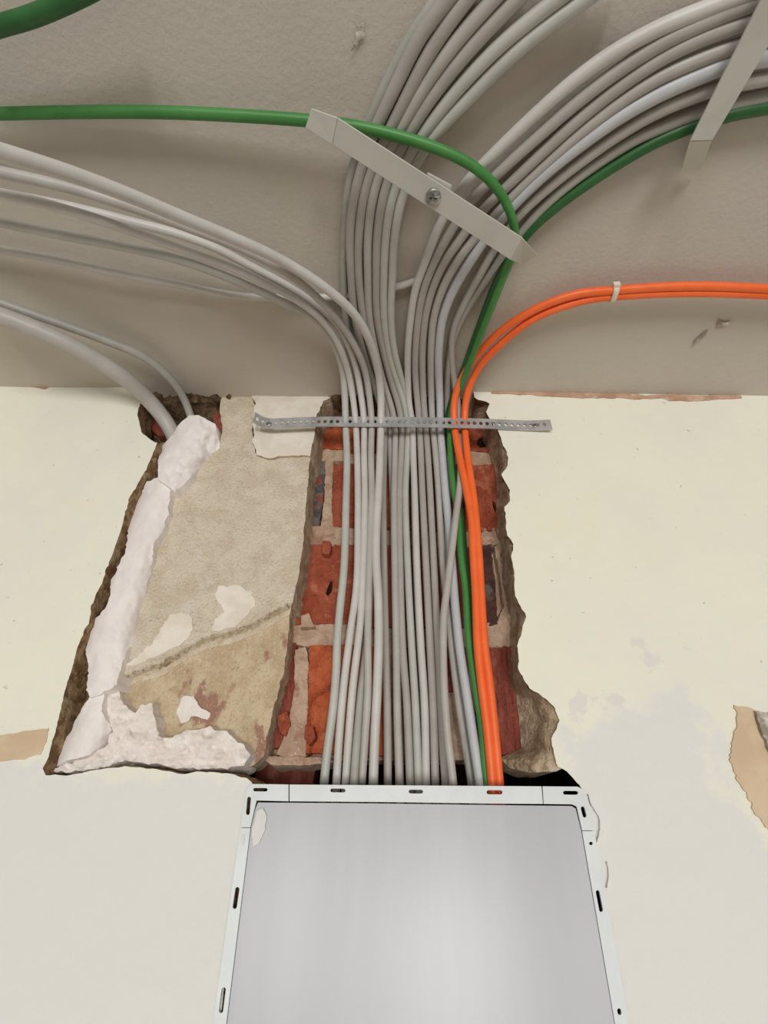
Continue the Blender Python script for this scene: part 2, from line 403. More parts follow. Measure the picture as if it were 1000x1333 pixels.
# white old plaster under the ceiling
P_('old_white_plaster', [(326,500),(446,500),(436,514),(420,522),(412,545),(408,575),(404,594),(380,592),(352,596),(334,592),(329,572),(330,540),(333,525),(326,512)],
   lambda x, y: .0082+.0016*fbm(x*.02, y*.03, 6), M['white_old'], wall, spacing=4, amp=2.6, seed=23, back=.042, shift=.005, skirt_m=M['broken'])
# chips of white paint left on the base plaster
P_('paint_remnant', [(222,800),(248,798),(250,820),(244,832),(226,844),(200,856),(178,866),(162,866),(176,858),(196,840),(208,820)], lambda x, y: baseY(x, y)-.0007, M['white_old'], wall, spacing=4, amp=3, seed=24, back=.02, freq=.1)
P_('paint_remnant', [(284,764),(310,762),(330,772),(331,790),(318,806),(306,815),(288,820),(274,822),(280,806),(292,796),(282,780)], lambda x, y: baseY(x, y)-.0007, M['white_old'], wall, spacing=4, amp=3, seed=25, back=.02, freq=.1)
P_('paint_remnant', [(238,908),(252,906),(262,922),(274,928),(270,936),(250,934),(236,942),(230,926)], lambda x, y: baseY(x, y)-.002, M['gypsum_rough'], wall, spacing=4, amp=3, seed=26, back=.024, freq=.1)
# gypsum over the buried cable
GC = [(545,262),(560,255),(590,243),(625,218),(660,205),(700,188),(750,170),(800,150),(850,140),(900,135),(950,120),(990,100)]
def gypY(x, y):
    c = interp(GC, y); w = 36 if y < 640 else interp([(640,30),(800,34),(900,36),(1000,30)], y)
    k = max(0, 1-((x-c)/w)**2)
    fold = .0035*abs(fbm(x*.05+y*.012, y*.018, 41))+.0012*fbm(x*.08, y*.05, 42)
    return .0125-.0125*k**.75+fold
P_('gypsum_filler', [(238,548),(246,541),(258,540),(270,546),(280,552),(284,568),(288,581),(276,594),(262,604),(252,618),(238,632),(228,640),(220,634),(206,624),(206,600),(212,580),(224,566),(232,554)],
   lambda x, y: gypY(x, y)-.003+.010*abs(fbm(x*.02+y*.045, y*.01-x*.045, 48)), M['gypsum'], wall, spacing=3, amp=1.6, seed=27, back=.03, shift=.004)
P_('gypsum_filler', [(192,628),(206,622),(222,634),(220,660),(214,690),(200,708),(196,740),(190,770),(184,796),(194,802),(196,820),(186,836),(168,842),(158,866),(152,892),(138,900),(118,908),(112,898),(116,870),(112,836),(116,812),(132,798),(142,782),(144,758),(152,738),(162,724),(166,700),(166,676),(176,652)],
   gypY, M['gypsum'], wall, spacing=3, amp=3.0, seed=28, back=.03, shift=.003, freq=.09)
P_('gypsum_filler', [(118,905),(136,900),(132,926),(146,950),(136,968),(110,985),(88,990),(74,998),(80,972),(92,952),(104,926)],
   lambda x, y: gypY(x, y)+.002, M['gypsum'], wall, spacing=3, amp=2.0, seed=29, back=.03, shift=.003, freq=.09)
P_('gypsum_filler', [(140,885),(152,896),(160,914),(176,928),(186,918),(198,916),(202,938),(206,958),(222,962),(240,952),(272,946),(296,954),(318,972),(326,984),(318,996),(296,1000),(262,1001),(236,1001),(206,996),(184,992),(160,992),(120,1002),(64,1006),(84,994),(120,984),(140,968),(146,950),(134,926)],
   lambda x, y: .007+.007*fbm(x*.05, y*.07, 44)+.004*abs(fbm(x*.16, y*.16, 45)), M['gypsum_rough'], wall, spacing=3, amp=3.5, seed=30, back=.03, shift=.003, freq=.09)
# brick showing in the hole under the ceiling
P_('brick', [(195,528),(210,534),(228,552),(222,566),(206,568),(196,558)], lambda x, y: .026+.003*fbm(x*.08, y*.08, 3), M['brick_d'], wall, spacing=4, amp=1, seed=60, back=.05)
P_('brick', [(276,530),(290,528),(292,560),(286,576),(278,560)], lambda x, y: .022+.003*fbm(x*.08, y*.08, 4), M['brick_d'], wall, spacing=4, amp=1, seed=61, back=.05)

# rough mortar closing the chase under the ceiling
P_('broken_plaster', [(446,503),(426,517),(413,538),(405,556),(410,562),(440,556),(520,552),(600,552),(640,556),(640,530),(624,516),(612,503)],
   lambda x, y: .036-.032*sstep(553, 508, y)+.005*fbm(x*.06, y*.06, 36), M['rubble'], wall, spacing=4, amp=1, seed=47, back=.05)
# mortar bed of the chase
def mortY(x, y):
    return .0415+.0035*fbm(x*.05, y*.05, 15)+.0015*fbm(x*.16, y*.16, 16)
P_('mortar', [(396,500),(648,500),(668,560),(672,640),(676,760),(690,860),(700,930),(740,990),(330,990),(340,960),(360,880),(372,800),(384,720),(392,640)],
   mortY, M['mortar'], wall, spacing=4, amp=1, seed=50, back=.07, seg=4)
def ridge(name, out, y0, m, sd, amp=1.8):
    P_(name, out, lambda x, y: y0+.003*fbm(x*.07, y*.05, sd)+.0018*fbm(x*.2, y*.2, sd+1), m, wall, spacing=3, amp=amp, seed=sd, back=.05, shift=.002, freq=.09)
ridge('mortar', [(384,846),(398,842),(402,862),(400,890),(402,920),(398,950),(398,985),(372,986),(360,982),(374,950),(380,920),(384,890)], .032, M['mortar'], 71)
ridge('mortar', [(376,812),(470,812),(470,838),(404,842),(374,838)], .036, M['mortar'], 72)
ridge('mortar', [(392,802),(402,798),(406,808),(410,816),(392,816)], .031, M['mortar'], 73, 1)
ridge('mortar', [(398,684),(470,688),(470,708),(418,712),(398,710)], .036, M['mortar'], 74)
ridge('mortar', [(424,600),(434,600),(432,650),(434,688),(418,688),(422,650)], .036, M['mortar'], 75)
ridge('mortar', [(410,584),(452,586),(452,600),(408,600)], .037, M['mortar'], 76)
ridge('mortar', [(612,588),(642,590),(646,604),(612,606)], .037, M['mortar'], 77)
ridge('mortar', [(600,690),(652,686),(654,708),(600,712)], .036, M['mortar'], 78)
ridge('mortar', [(630,812),(648,808),(656,790),(650,742),(644,712),(656,706),(668,760),(676,836),(668,842),(632,842)], .035, M['mortar'], 79)
ridge('mortar', [(340,984),(420,986),(440,992),(400,996),(352,996)], .030, M['mortar'], 80)
# bricks
BR = [  # outline, depth, material, ribs
 ([(408,556),(470,556),(470,586),(410,584)], .036, 'brick_o', 0),
 ([(408,512),(470,512),(470,546),(404,546)], .037, 'brick_d', 0),
 ([(482,520),(560,520),(560,586),(482,586)], .037, 'brick_d', 0),
 ([(574,516),(628,520),(634,540),(642,560),(646,588),(574,588)], .036, 'brick_a', 0),
 ([(402,601),(425,601),(421,650),(416,685),(396,684)], .037, 'brick_g', 0),
 ([(434,604),(520,604),(520,686),(432,686)], .037, 'brick_a', 0),
 ([(534,604),(596,604),(596,690),(534,688)], .038, 'brick_d', 0),
 ([(606,606),(646,604),(654,640),(652,690),(606,692)], .036, 'brick_a', 1),
 ([(388,708),(464,710),(464,812),(376,812),(382,760)], .035, 'brick_a', 0),
 ([(476,710),(560,710),(560,816),(474,816)], .038, 'brick_d', 0),
 ([(572,710),(614,712),(616,816),(572,816)], .038, 'brick_d', 0),
 ([(624,712),(640,708),(642,740),(645,760),(648,812),(628,816)], .036, 'brick_b', 0),
 ([(372,836),(387,836),(386,880),(382,920),(378,950),(368,974),(345,972),(352,940),(362,900)], .036, 'brick_d', 1),
 ([(403,840),(450,840),(500,842),(500,984),(398,980),(400,930)], .031, 'brick_o', 2),
 ([(512,842),(610,842),(610,900),(512,900)], .039, 'brick_d', 0),
 ([(622,842),(672,840),(674,890),(680,940),(684,982),(622,982)], .036, 'brick_d', 1),
]
for k, (out, d, mm, rib) in enumerate(BR):
    hl = []
    if k == 8: hl = [[(430,757),(433,757),(433,764),(431,772),(427,776),(424,773),(426,766)]]
    if k == 3: hl = [[(622,572),(628,569),(634,571),(636,577),(632,582),(625,583),(621,578)]]
    if k == 7: hl = [[(641,650),(645,655),(647,664),(645,668),(642,660)]]
    def dep(x, y, d=d, rib=rib, k=k):
        e = .0030*fbm(x*.06, y*.06, 80+k)+.0016*fbm(x*.22, y*.22, 90+k)
        if rib == 1: e += .0016*math.sin((x-(y-840)*.06)*.62)
        if rib == 2: e += .006*sstep(-6, 6, (y-900)+(x-420)*.8)*sstep(-2, 2, x-404) - .002*sstep(422, 430, x)*sstep(905, 898, y)
        return d+e
    P_('brick', out, dep, M[mm], wall, spacing=3, amp=1.6, seed=100+k, back=.055, holes=hl, shift=.0015, freq=.1)
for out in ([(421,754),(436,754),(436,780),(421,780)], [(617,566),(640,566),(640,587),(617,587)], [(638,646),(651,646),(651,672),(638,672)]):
    P_('hole_shade', out, lambda x, y: .0395, M['dark'], wall, spacing=6, amp=.5, seed=150, back=.05)  # dark plug over the mortar, painted shade inside each brick hole
for out, sd in (([(420,704),(430,704),(431,716),(428,722),(420,720)], 140), ([(397,944),(408,946),(410,960),(402,970),(397,960)], 141), ([(360,932),(374,926),(378,944),(372,958),(364,952)], 142)):
    P_('brick_chip', out, lambda x, y: .030+.002*fbm(x*.1, y*.1, 5), M['brick_a'], wall, spacing=3, amp=1, seed=sd, back=.045, shift=.002)
# broken plaster flank on the right of the chase
INN = [(505,604),(520,622),(545,636),(560,640),(590,642),(610,650),(640,652),(690,652),(712,656),(760,660),(815,668),(842,670),(880,674),(910,678),(940,681),(975,684),(990,640),(1000,640)]
OUT = [(505,612),(518,622),(526,638),(536,634),(550,640),(558,646),(570,654),(580,657),(596,662),(606,661),(618,654),(638,665),(652,665),(660,658),(698,661),(706,670),(712,663),(741,670),(776,672),(793,681),(803,687),(815,682),(836,676),(873,677),(884,682),(896,691),(909,713),(922,723),(938,729),(948,725),(961,719),(980,721),(1000,730)]
def flankY(x, y):
    a = interp(INN, y)-4; b = interp(OUT, y)+3
    t = min(1, max(0, (x-a)/max(4, b-a)))
    s = fbm(x*.05, y*.02, 33)
    lay = .5+.5*math.tanh(9*(t-.62+.5*s))
    return .034*(1-t)**1.1*(1-.55*lay)+.0012+.004*fbm(x*.07, y*.07, 34)*(1-t*.8)+.0015*fbm(x*.25, y*.25, 37)
P_('broken_plaster', [(x-5, y) for y, x in INN[:16]]+[(650,986),(664,1000),(690,1006),(724,1004)]+[(x+3, y) for y, x in OUT[::-1]], flankY, M['broken'], wall, spacing=3, amp=1.0, seed=35, back=.05)
# cavity behind the cover
a = at_y(325, 1000, .03); c = at_y(770, 1000, .03); zt = at_y(540, 984, .044).z; zb = 1.75
x0, x1 = a.x-.012, c.x+.012; y0, y1 = .046, .22
V = [(x0,y0,zb),(x1,y0,zb),(x1,y0,zt),(x0,y0,zt),(x0,y1,zb),(x1,y1,zb),(x1,y1,zt),(x0,y1,zt)]
mk('cavity', V, [(4,5,6,7),(0,4,7,3),(1,5,6,2),(3,2,6,7),(0,1,5,4)], M['dark'], wall, smooth=False)
P_('brick', [(336,988),(412,988),(408,1022),(330,1022)], lambda x, y: .058+.003*fbm(x*.06, y*.06, 2), M['brick_d'], wall, spacing=5, amp=1, seed=160, back=.08)

# skim coats and bare patches on the wall face
def skimY(o): return lambda x, y: wallY(x, y)-o
P_('filler_ridge', [(766,1034),(776,1043),(792,1060),(790,1080),(776,1098),(782,1080),(780,1062),(770,1048)], skimY(.0022), M['skim'], wall, spacing=4, amp=1.5, seed=180, back=.001)
P_('filler_ridge', [(790,1122),(796,1130),(796,1142),(790,1156),(793,1142),(792,1132)], skimY(.0018), M['skim'], wall, spacing=4, amp=1, seed=181, back=.001)
P_('bare_patch', [(956,918),(978,922),(1000,928),(1100,945),(1260,980),(1260,1190),(1100,1140),(1004,1084),(984,1056),(966,1024),(950,992),(954,962),(960,944)], skimY(.0010), M['tan'], wall, spacing=10, amp=4.5, seed=38, back=.002, freq=.09)
P_('peeling_paint', [(984,925),(1010,930),(1040,940),(1040,1010),(1004,978),(994,956)], skimY(.0035), M['flake'], wall, spacing=5, amp=2, seed=39, back=.001)
P_('bare_patch', [(-100,956),(0,957),(30,952),(64,948),(60,966),(52,982),(30,988),(0,991),(-100,988)], skimY(.0005), M['tan'], wall, spacing=8, amp=2, seed=40, back=.002)
P_('bare_strip', [(-100,486),(0,489),(40,490),(90,492),(140,494),(184,495),(184,500),(150,500),(100,500),(70,501),(58,506),(44,503),(0,501),(-100,499)], skimY(.0008), M['pinkish'], wall, spacing=5, amp=1.5, seed=41, back=.002)
P_('bare_strip', [(640,507),(700,510),(760,511),(820,512),(840,514),(860,513),(910,514),(965,515),(966,518),(900,522),(872,521),(862,518),(840,519),(800,518),(740,517),(690,514),(640,512)], skimY(.0008), M['pinkish'], wall, spacing=5, amp=1.5, seed=42, back=.002)
# dents with raised rims in the ceiling paint
def ceil_flake(out, sd):
    P_('paint_chip', out, lambda x, y: .0015+.0015*fbm(x*.1, y*.1, sd), M['flake'], ceiling, spacing=3, amp=1.5, seed=sd, mapf=at_c)
ceil_flake([(464,34),(474,28),(475,42),(470,54),(462,62),(457,68),(463,50)], 43)
ceil_flake([(934,416),(944,420),(952,418),(946,426),(934,427)], 44)
ceil_flake([(904,443),(918,432),(922,430),(914,442),(903,450)], 46)

# ------------------------------------------------------------------ cover panel
pr = empty('cover_panel', at_y(545, 1040, -.002), 'light grey sheet metal cover panel with slotted frame under the cables', 'panel')
YP = -.0022
flat('panel_sheet', [[(336,1044.6),(500,1046),(640,1048),(744,1049.2),(749.5,1052.5),(756.8,1082),(800,1333),(812,1400),(288,1400),(295.6,1333),(327,1077.4),(332.6,1053)]], M['panel'], pr, YP+.0002)
flat('top_rail', [[(377,1021.3),(540,1022.5),(705,1023.6),(707,1046.5),(640,1046),(500,1044),(377,1043)], slot(440,1029,.01,20,5), slot(541.5,1030.5,.01,19,5), slot(644,1031.3,.01,21,5.5)], M['rail'], pr, YP-.0006)
flat('corner_piece', [[(327,1020.5),(375.6,1021.2),(375.6,1043),(334,1042),(331.5,1052),(326,1077),(313,1077),(319,1040),(322,1026)], slot(339,1028,.01,19,4.5), slot(323.5,1049,1.66,24,5)], M['rail'], pr, YP-.0006)
flat('corner_piece', [[(706.5,1023.6),(752,1024),(760,1028),(765,1038),(774,1081),(758,1081),(751,1050),(745,1047),(708,1046.5)], slot(743,1032,.01,20,5), slot(760,1057,1.32,15,5)], M['rail'], pr, YP-.0006)
flat('side_rail', [[(313,1077.8),(326,1077.8),(294.5,1333),(287,1400),(268,1400),(277,1333)], slot(307.3,1169,1.72,29,5.5), slot(289.5,1302,1.70,34,5.5)], M['rail'], pr, YP-.0004)
flat('side_rail', [[(758,1081.8),(774,1081.8),(819,1333),(832,1400),(813,1400),(801,1333)], slot(780.5,1173,1.38,29,5), slot(769.5,1098,0,5,4.6), slot(806.5,1317,1.38,9,5)], M['rail'], pr, YP-.0004)

for sd, o in enumerate(([(342,1052),(347,1062),(345,1080),(338,1096),(329,1103),(328,1080),(334,1056)], [(317,1086),(319,1094),(316,1101),(313,1096),(314,1089)])):
    patch('filler_smear', o, lambda x, y: YP-.0009, M['skim'], pr, spacing=5, amp=1.2, seed=190+sd, back=YP, freq=.1)
# ------------------------------------------------------------------ grey cables
def low(*p): return list(p)[::-1]
gL = 'grey cables looping in from the left'
YL = [(0,.005),(560,.005),(700,.006),(1020,.020),(1075,.05)]
cable('L1', 'grey_cable', [(418,1075),(422,1020),(426,980),(434,920),(438,870),(439,840),(442,800),(448,740),(451,640),(452,600),(450,548),(449,513),(445,475),(430,437),(405,410),(376,397),(338,379),(284,356),(230,337),(150,319),(75,305),(0,289),(-80,274)], M['c_green_grey'],
      'grey cable furthest left of all those crossing behind the perforated strap', r=.0036, off=(.012,.014,.018,.020), Y=YL)
cable('L2', 'grey_cable', [(434,1075),(438,1020),(441,970),(445,920),(449,880),(454,840),(457,816),(462,784),(465,752),(466,688),(466,640),(465,590),(463,548),(460,521),(454,486),(440,446),(420,417),(395,396),(360,376),(300,348),(240,326),(175,302),(112,281),(50,263),(0,252),(-80,238)], M['c_light'],
      'light grey cable second from the left at the perforated strap, sweeping off left', r=.0033, off=(.012,.025,.045,.045), Y=YL)
cable('L3', 'grey_cable', [(447,1075),(450,1020),(454,960),(457,920),(461,880),(466,840),(470,800),(472,752),(474,704),(475,640),(474,590),(474,548),(471,521),(464,480),(454,450),(436,420),(400,389),(365,367),(327,347),(279,322),(230,304),(175,290),(112,274),(60,263),(0,252),(-80,238)], M['c_light'],
      'light grey cable third from the left at the perforated strap, sweeping off left', r=.0033, off=(.012,.018,.028,.030), Y=YL)
cable('L4', 'grey_cable', [(468,1075),(471,1020),(476,950),(479,900),(479,840),(480,768),(482,704),(484,640),(483,590),(484,548),(482,524),(475,480),(460,446),(436,411),(405,380),(381,360),(349,341),(311,322),(250,298),(175,271),(100,247),(0,224),(-80,210)], M['c_grey'],
      'grey cable fourth from the left at the strap, running under the topmost loop', r=.0033, off=(.012,.03,.05,.055), Y=YL)
cable('L5', 'grey_cable', [(484,1075),(486,1020),(488,960),(491,900),(493,840),(493,800),(492,768),(490,736),(490,688),(493,640),(495,588),(496,548),(496,513),(491,475),(480,440),(459,406),(424,375),(381,347),(338,325),(284,302),(230,280),(175,257),(100,229),(0,198),(-80,176)], M['c_light'],
      'topmost light grey cable of the left loops, nearest the camera and thickest looking', r=.0039, off=(.012,.035,.085,.13), Y=YL)
cable('T', 'thin_cable', [(-80,312),(0,325),(75,338),(150,355),(230,370),(279,380),(319,386),(370,388),(424,387),(470,382),(505,376),(530,370),(552,362),(562,357)], M['c_light'],
      'thin light cable along the ceiling passing behind the upright grey bundle', r=.0032, off=(.0028,.004,.008,.008), Y=[(0,.02)])
cable('B1', 'thick_cable', [(236,592),(224,562),(200,528),(160,491),(100,454),(40,426),(0,411),(-90,380)], M['c_grey'],
      'thick grey cable bending from the gypsum hole at the upper left corner', r=.0081, off=(.03,.03), Y=[(0,.016)], R=.035)
cable('B2', 'thin_cable', [(256,580),(250,548),(242,524),(226,498),(192,467),(140,444),(60,415),(0,394),(-90,360)], M['c_dim'],
      'thinner grey cable beside the thick one, entering the gypsum hole', r=.0042, off=(.014,.018), Y=[(0,.020)], R=.03)
YM = [(0,.022),(560,.022),(1020,.030),(1075,.05)]
YB = [(0,.030),(560,.030),(1020,.032),(1075,.05)]
mid = 'upright grey cables in the middle of the chase'
cable('M0', 'grey_cable', [(460,1075),(461,1020),(465,960),(470,900),(475,860),(480,800),(483,720),(483,640),(478,550),(468,500),(455,450),(449,400),(447,340),(449,300),(453,250),(464,205),(482,158),(505,108),(530,60),(575,-5),(630,-70)], M['c_dim'],
      'dull grey cable on the left flank of the ceiling bundle, nearest the loops', off=(.005,.005), Y=[(0,.030),(560,.030),(700,.022),(1020,.016)])
def mids(key, pts, m, label, off=.010, Y=YM, r=.0034, **k): cable(key, 'grey_cable', pts, m, label, off=(off, off), Y=Y, r=r, **k)
mids('M1', [(505,1075),(505,1020),(504,920),(502,840),(500,740),(499,640),(500,600),(500,550),(490,510),(474,460),(462,412),(457,357),(456,300),(460,264),(470,222),(486,175),(502,140),(522,98),(547,48),(584,-2),(630,-60)], M['c_grey2'],
     'outermost left cable of the six reaching up under the diagonal bracket')
mids('M2', [(522,1075),(521,1020),(518,920),(517,840),(514,740),(511,640),(509,600),(506,550),(499,510),(484,460),(473,412),(467,357),(467,312),(472,264),(481,229),(496,192),(512,160),(533,118),(562,64),(608,-2),(660,-62)], M['c_grey2'],
     'second cable from the left of the six under the diagonal bracket', Y=[(0,.024),(560,.026),(640,.030),(1075,.034)])
mids('M3', [(521,1075),(520,1020),(517,920),(516,840),(514,740),(513,640),(514,600),(514,550),(508,524),(500,500),(490,460),(481,412),(479,357),(479,312),(484,264),(492,232),(507,196),(524,164),(546,124),(588,62),(645,-4),(700,-62)], M['c_grey'],
     'third cable from the left of the six under the diagonal bracket')
mids('M4', [(536,1075),(534,1020),(530,920),(524,840),(521,740),(520,640),(522,600),(523,550),(518,524),(512,505),(500,460),(491,412),(490,357),(491,312),(496,270),(504,238),(517,204),(535,170),(560,130),(608,68),(676,-4),(735,-60)], M['c_grey2'],
     'fourth cable from the left of the six under the diagonal bracket')
mids('M5', [(547,1075),(545,1020),(541,920),(536,840),(531,740),(528,640),(530,600),(531,550),(526,524),(518,500),(506,460),(500,412),(500,357),(502,312),(507,274),(515,244),(528,212),(546,182),(588,126),(650,60),(724,0),(790,-48)], M['c_green_grey'],
     'pale greenish grey cable, fifth from the left under the diagonal bracket')
mids('M6', [(557,1075),(555,1020),(552,920),(547,840),(542,740),(539,640),(538,550),(533,532),(524,498),(513,455),(509,412),(511,357),(513,318),(518,280),(526,250),(540,216),(566,176),(610,128),(680,60),(760,0),(820,-42)], M['c_green_grey'],
     'sixth cable, innermost right of the left ceiling bundle', Y=[(0,.024),(560,.026),(640,.030),(1075,.034)])
YR = [(0,.019),(560,.019),(1020,.030),(1075,.05)]
mids('R0', [(557,1075),(555,1020),(553,920),(548,840),(543,740),(540,640),(538,590),(537,550),(533,528),(531,460),(535,412),(541,376),(552,345),(562,318),(573,292),(590,262),(612,232),(650,193),(700,146),(750,103),(800,68),(860,36),(914,14),(959,-2),(1040,-28)], M['c_light'],
     'light cable on the inner edge of the right ceiling bundle', Y=YR)
mids('R1', [(570,1075),(567,1020),(564,920),(560,840),(555,740),(550,640),(548,590),(546,550),(544,528),(541,490),(541,460),(545,412),(552,376),(565,342),(576,320),(590,296),(608,268),(632,242),(665,210),(704,175),(752,133),(804,93),(860,57),(914,31),(972,8),(1050,-18)], M['c_grey2'],
     'second cable from the inner edge of the right ceiling bundle', Y=YR)
mids('R2', [(584,1075),(580,1020),(574,920),(570,840),(565,740),(560,640),(557,590),(554,550),(552,528),(550,460),(554,412),(563,376),(578,342),(596,316),(614,291),(634,268),(662,241),(705,200),(752,157),(804,115),(860,77),(914,50),(972,30),(1050,8)], M['c_grey2'],
     'third cable from the inner edge of the right ceiling bundle', Y=[(0,.019),(560,.019),(700,.024),(1020,.029)])
mids('R3', [(620,1075),(614,1020),(598,920),(588,840),(577,740),(571,640),(567,590),(563,550),(562,528),(561,460),(565,412),(576,376),(594,342),(610,320),(628,299),(648,276),(672,250),(708,216),(755,174),(806,134),(860,100),(914,76),(954,62),(1000,50),(1060,38)], M['c_grey'],
     'fourth cable from the inner edge, just inside the bluish white one', Y=[(0,.019),(560,.019),(700,.026),(1020,.030)])
mids('R4', [(631,1075),(625,1020),(616,960),(607,900),(598,840),(592,780),(586,700),(580,640),(576,590),(573,550),(573,528),(571,460),(577,412),(591,376),(611,342),(628,316),(646,293),(664,271),(690,244),(716,220),(756,188),(806,152),(860,121),(914,97),(945,85),(1000,74),(1060,64)], M['c_blue'],
     'bluish white cable, thicker and brighter than its neighbours in the right bundle', r=.0040, Y=[(0,.018),(1020,.020)])
cable('R5', 'grey_cable', [(594,1075),(590,1020),(582,950),(578,890),(577,840),(578,800),(583,760),(588,720),(594,670),(599,630),(600,590),(598,545),(594,510),(588,465),(590,430),(606,392),(628,352),(646,320),(664,294),(690,266),(725,236),(754,213),(804,177),(860,144),(914,122),(932,116),(1000,102),(1060,92)], M['c_grey'],
      'grey cable crossing over the others to the left below the orange pair', off=(.006,.009), Y=[(0,.014),(560,.014),(640,.010),(720,.006),(840,.010),(1020,.014)])
mids('R6', [(620,1075),(614,1020),(606,960),(596,890),(588,830),(582,780),(580,720),(583,660),(584,600),(583,550),(582,520),(584,480),(591,440),(608,402),(634,362),(656,330),(676,306),(694,284),(720,258),(762,224),(826,182),(864,165),(914,146),(1000,126),(1060,116)], M['c_dim'],
     'dull grey cable at outer edge of right bundle, next to dark green one', off=.005, Y=[(0,.029)])

# ------------------------------------------------------------------ green and orange cables
cable('G0', 'green_cable', [(-60,58),(-10,37),(40,22),(92,0),(150,-30)], M['green_d'], 'short stretch of green cable crossing the upper left corner of the ceiling', r=.0038, off=(.02,.02), step=5)
YG = [(0,.015),(700,.014),(1020,.018)]
cable('G1', 'green_cable', [(642,1075),(632,1007),(628,952),(619,893),(610,831),(606,766),(600,721),(597,672),(590,632),(587,600),(586,560),(588,535),(596,510),(610,478),(624,440),(640,400),(655,362),(666,334),(671,308),(667,284),(654,255),(630,227),(600,207),(560,190),(510,175),(470,166),(430,160),(390,156),(300,150),(200,146),(100,146),(0,148),(-80,150)], M['green'],
      'bright green cable from the left edge, arching over the grey bundle behind the bracket', r=.0031, off=(.012,.020,.020,.014,.010,.008,.008), Y=YG)
cable('G2', 'green_cable', [(647,1075),(637,1010),(631,952),(623,893),(614,831),(609,766),(604,721),(600,672),(593,632),(588,600),(583,560),(586,530),(592,512),(604,482),(616,448),(630,410),(643,376),(658,346),(674,322),(690,300),(720,273),(760,243),(810,210),(860,182),(915,160),(960,147),(1010,138),(1070,128)], M['green_d'],
      'dark green cable running along the outer edge of the right ceiling bundle', r=.0036, off=(.006,.006), Y=[(0,.022),(700,.021),(1020,.024)])
YO = [(0,.006),(700,.006),(1020,.014)]
cable('O1', 'orange_cable', [(646,1075),(641,1018),(635,952),(628,897),(622,842),(620,784),(616,715),(614,676),(606,632),(596,583),(591,548),(593,513),(610,478),(646,436),(694,404),(750,383),(800,378),(875,373),(940,373),(1000,376),(1080,380)], M['orange'],
      'orange cable on the left of the pair, upper one along the ceiling', r=.0037, off=(.010,.010), Y=YO)
cable('O2', 'orange_cable', [(655,1075),(650,1018),(644,952),(637,886),(631,842),(627,784),(623,715),(617,649),(609,596),(605,548),(608,513),(624,478),(654,446),(698,413),(760,391),(800,385.5),(900,381),(1000,384),(1080,388)], M['orange'],
      'orange cable on the right of the pair, lower one along the ceiling', r=.0037, off=(.010,.010), Y=YO)

# cable tie round the orange pair
pa = on_bend(799, 378.3, .006, .010, .05); pb = on_bend(799, 385.8, .006, .010, .05)
pc = (pa+pb)/2; T = (on_bend(820, 377, .006, .010, .05)-on_bend(780, 380, .006, .010, .05)).normalized()
Wv = (pb-pa).normalized(); Wv = (Wv-T*Wv.dot(T)).normalized(); Uv = T.cross(Wv); hw = (pb-pa).length/2
tie = empty('cable_tie', pc, 'cream plastic cable tie holding the two orange cables together', 'cable tie')
prof = []
for k in range(24):
    a = 2*math.pi*k/24; prof.append(Wv*(math.copysign(hw, math.cos(a))+.0040*math.cos(a))+Uv*(.0040*math.sin(a)))
V = []; Fc = []
for s, q in ((-.0021, 1.0), (.0021, 1.0), (.0021, .84), (-.0021, .84)):
    V += [pc+T*s+p*q for p in prof]
for r in range(4):
    for k in range(24): k2 = (k+1) % 24; Fc.append((r*24+k, r*24+k2, ((r+1) % 4)*24+k2, ((r+1) % 4)*24+k))
mk('band', V, Fc, M['tie'], tie)
hc = pc-Wv*(hw+.0045)
V = [hc+T*(.0024*a)+Wv*(.0012*b)+Uv*(.0022*c) for a in (-1,1) for b in (-1,1) for c in (-1,1)]
hd = mk('tie_head', V, [(0,1,3,2),(4,5,7,6),(0,1,5,4),(2,3,7,6),(0,2,6,4),(1,3,7,5)], M['tie'], tie, smooth=False)

# ------------------------------------------------------------------ perforated strap
SP = [(331,543,-.009),(337,547,-.005),(344,550,-.0022),(352,551.5,-.0012),(366,551,-.001),(400,549.5,-.0014),(450,549,-.0016),(520,549.5,-.0016),(585,550.5,-.0016),(640,552,-.0016),(652,552.6,-.0016),(690,554,-.002),(718,553,-.005)]
SS = spline(SP, 2.0); P3 = [at_y(p[0], p[1], p[2]) for p in SS]
sl = [0]
for a, b in zip(P3, P3[1:]): sl.append(sl[-1]+(b-a).length)
Ltot = sl[-1]; hh = .0062
strap = empty('perforated_strap', at_y(520, 549.5, 0), 'galvanised perforated steel strap nailed across the cable bundle', 'strap')
loop = []
ns = 120
for k in range(ns+1): loop.append((Ltot*k/ns*1000, -hh*1000))
for k in range(ns+1): loop.append((Ltot*(1-k/ns)*1000, hh*1000))
holes = []; pitch = .00575
nh = int((Ltot-.006)/pitch)
for k in range(nh+1):
    s = .0035+k*pitch
    holes.append([(s*1000+1.75*math.cos(2*math.pi*j/10), 2.3*math.sin(2*math.pi*j/10)) for j in range(10)])
v2, f = fill([loop]+holes)
def strap_pt(s, t):
    s = min(max(s, 0), Ltot-1e-6); i = max(j for j in range(len(sl)-1) if sl[j] <= s)
    u = (s-sl[i])/max(1e-9, sl[i+1]-sl[i]); return P3[i].lerp(P3[i+1], u)+Vector((0, 0, t))
V = [strap_pt(x/1000, y/1000) for x, y in v2]
band = mk('band', V, f, M['steel'], strap, smooth=False)
md = band.modifiers.new('thickness', 'SOLIDIFY'); md.thickness = .0009; md.offset = 0
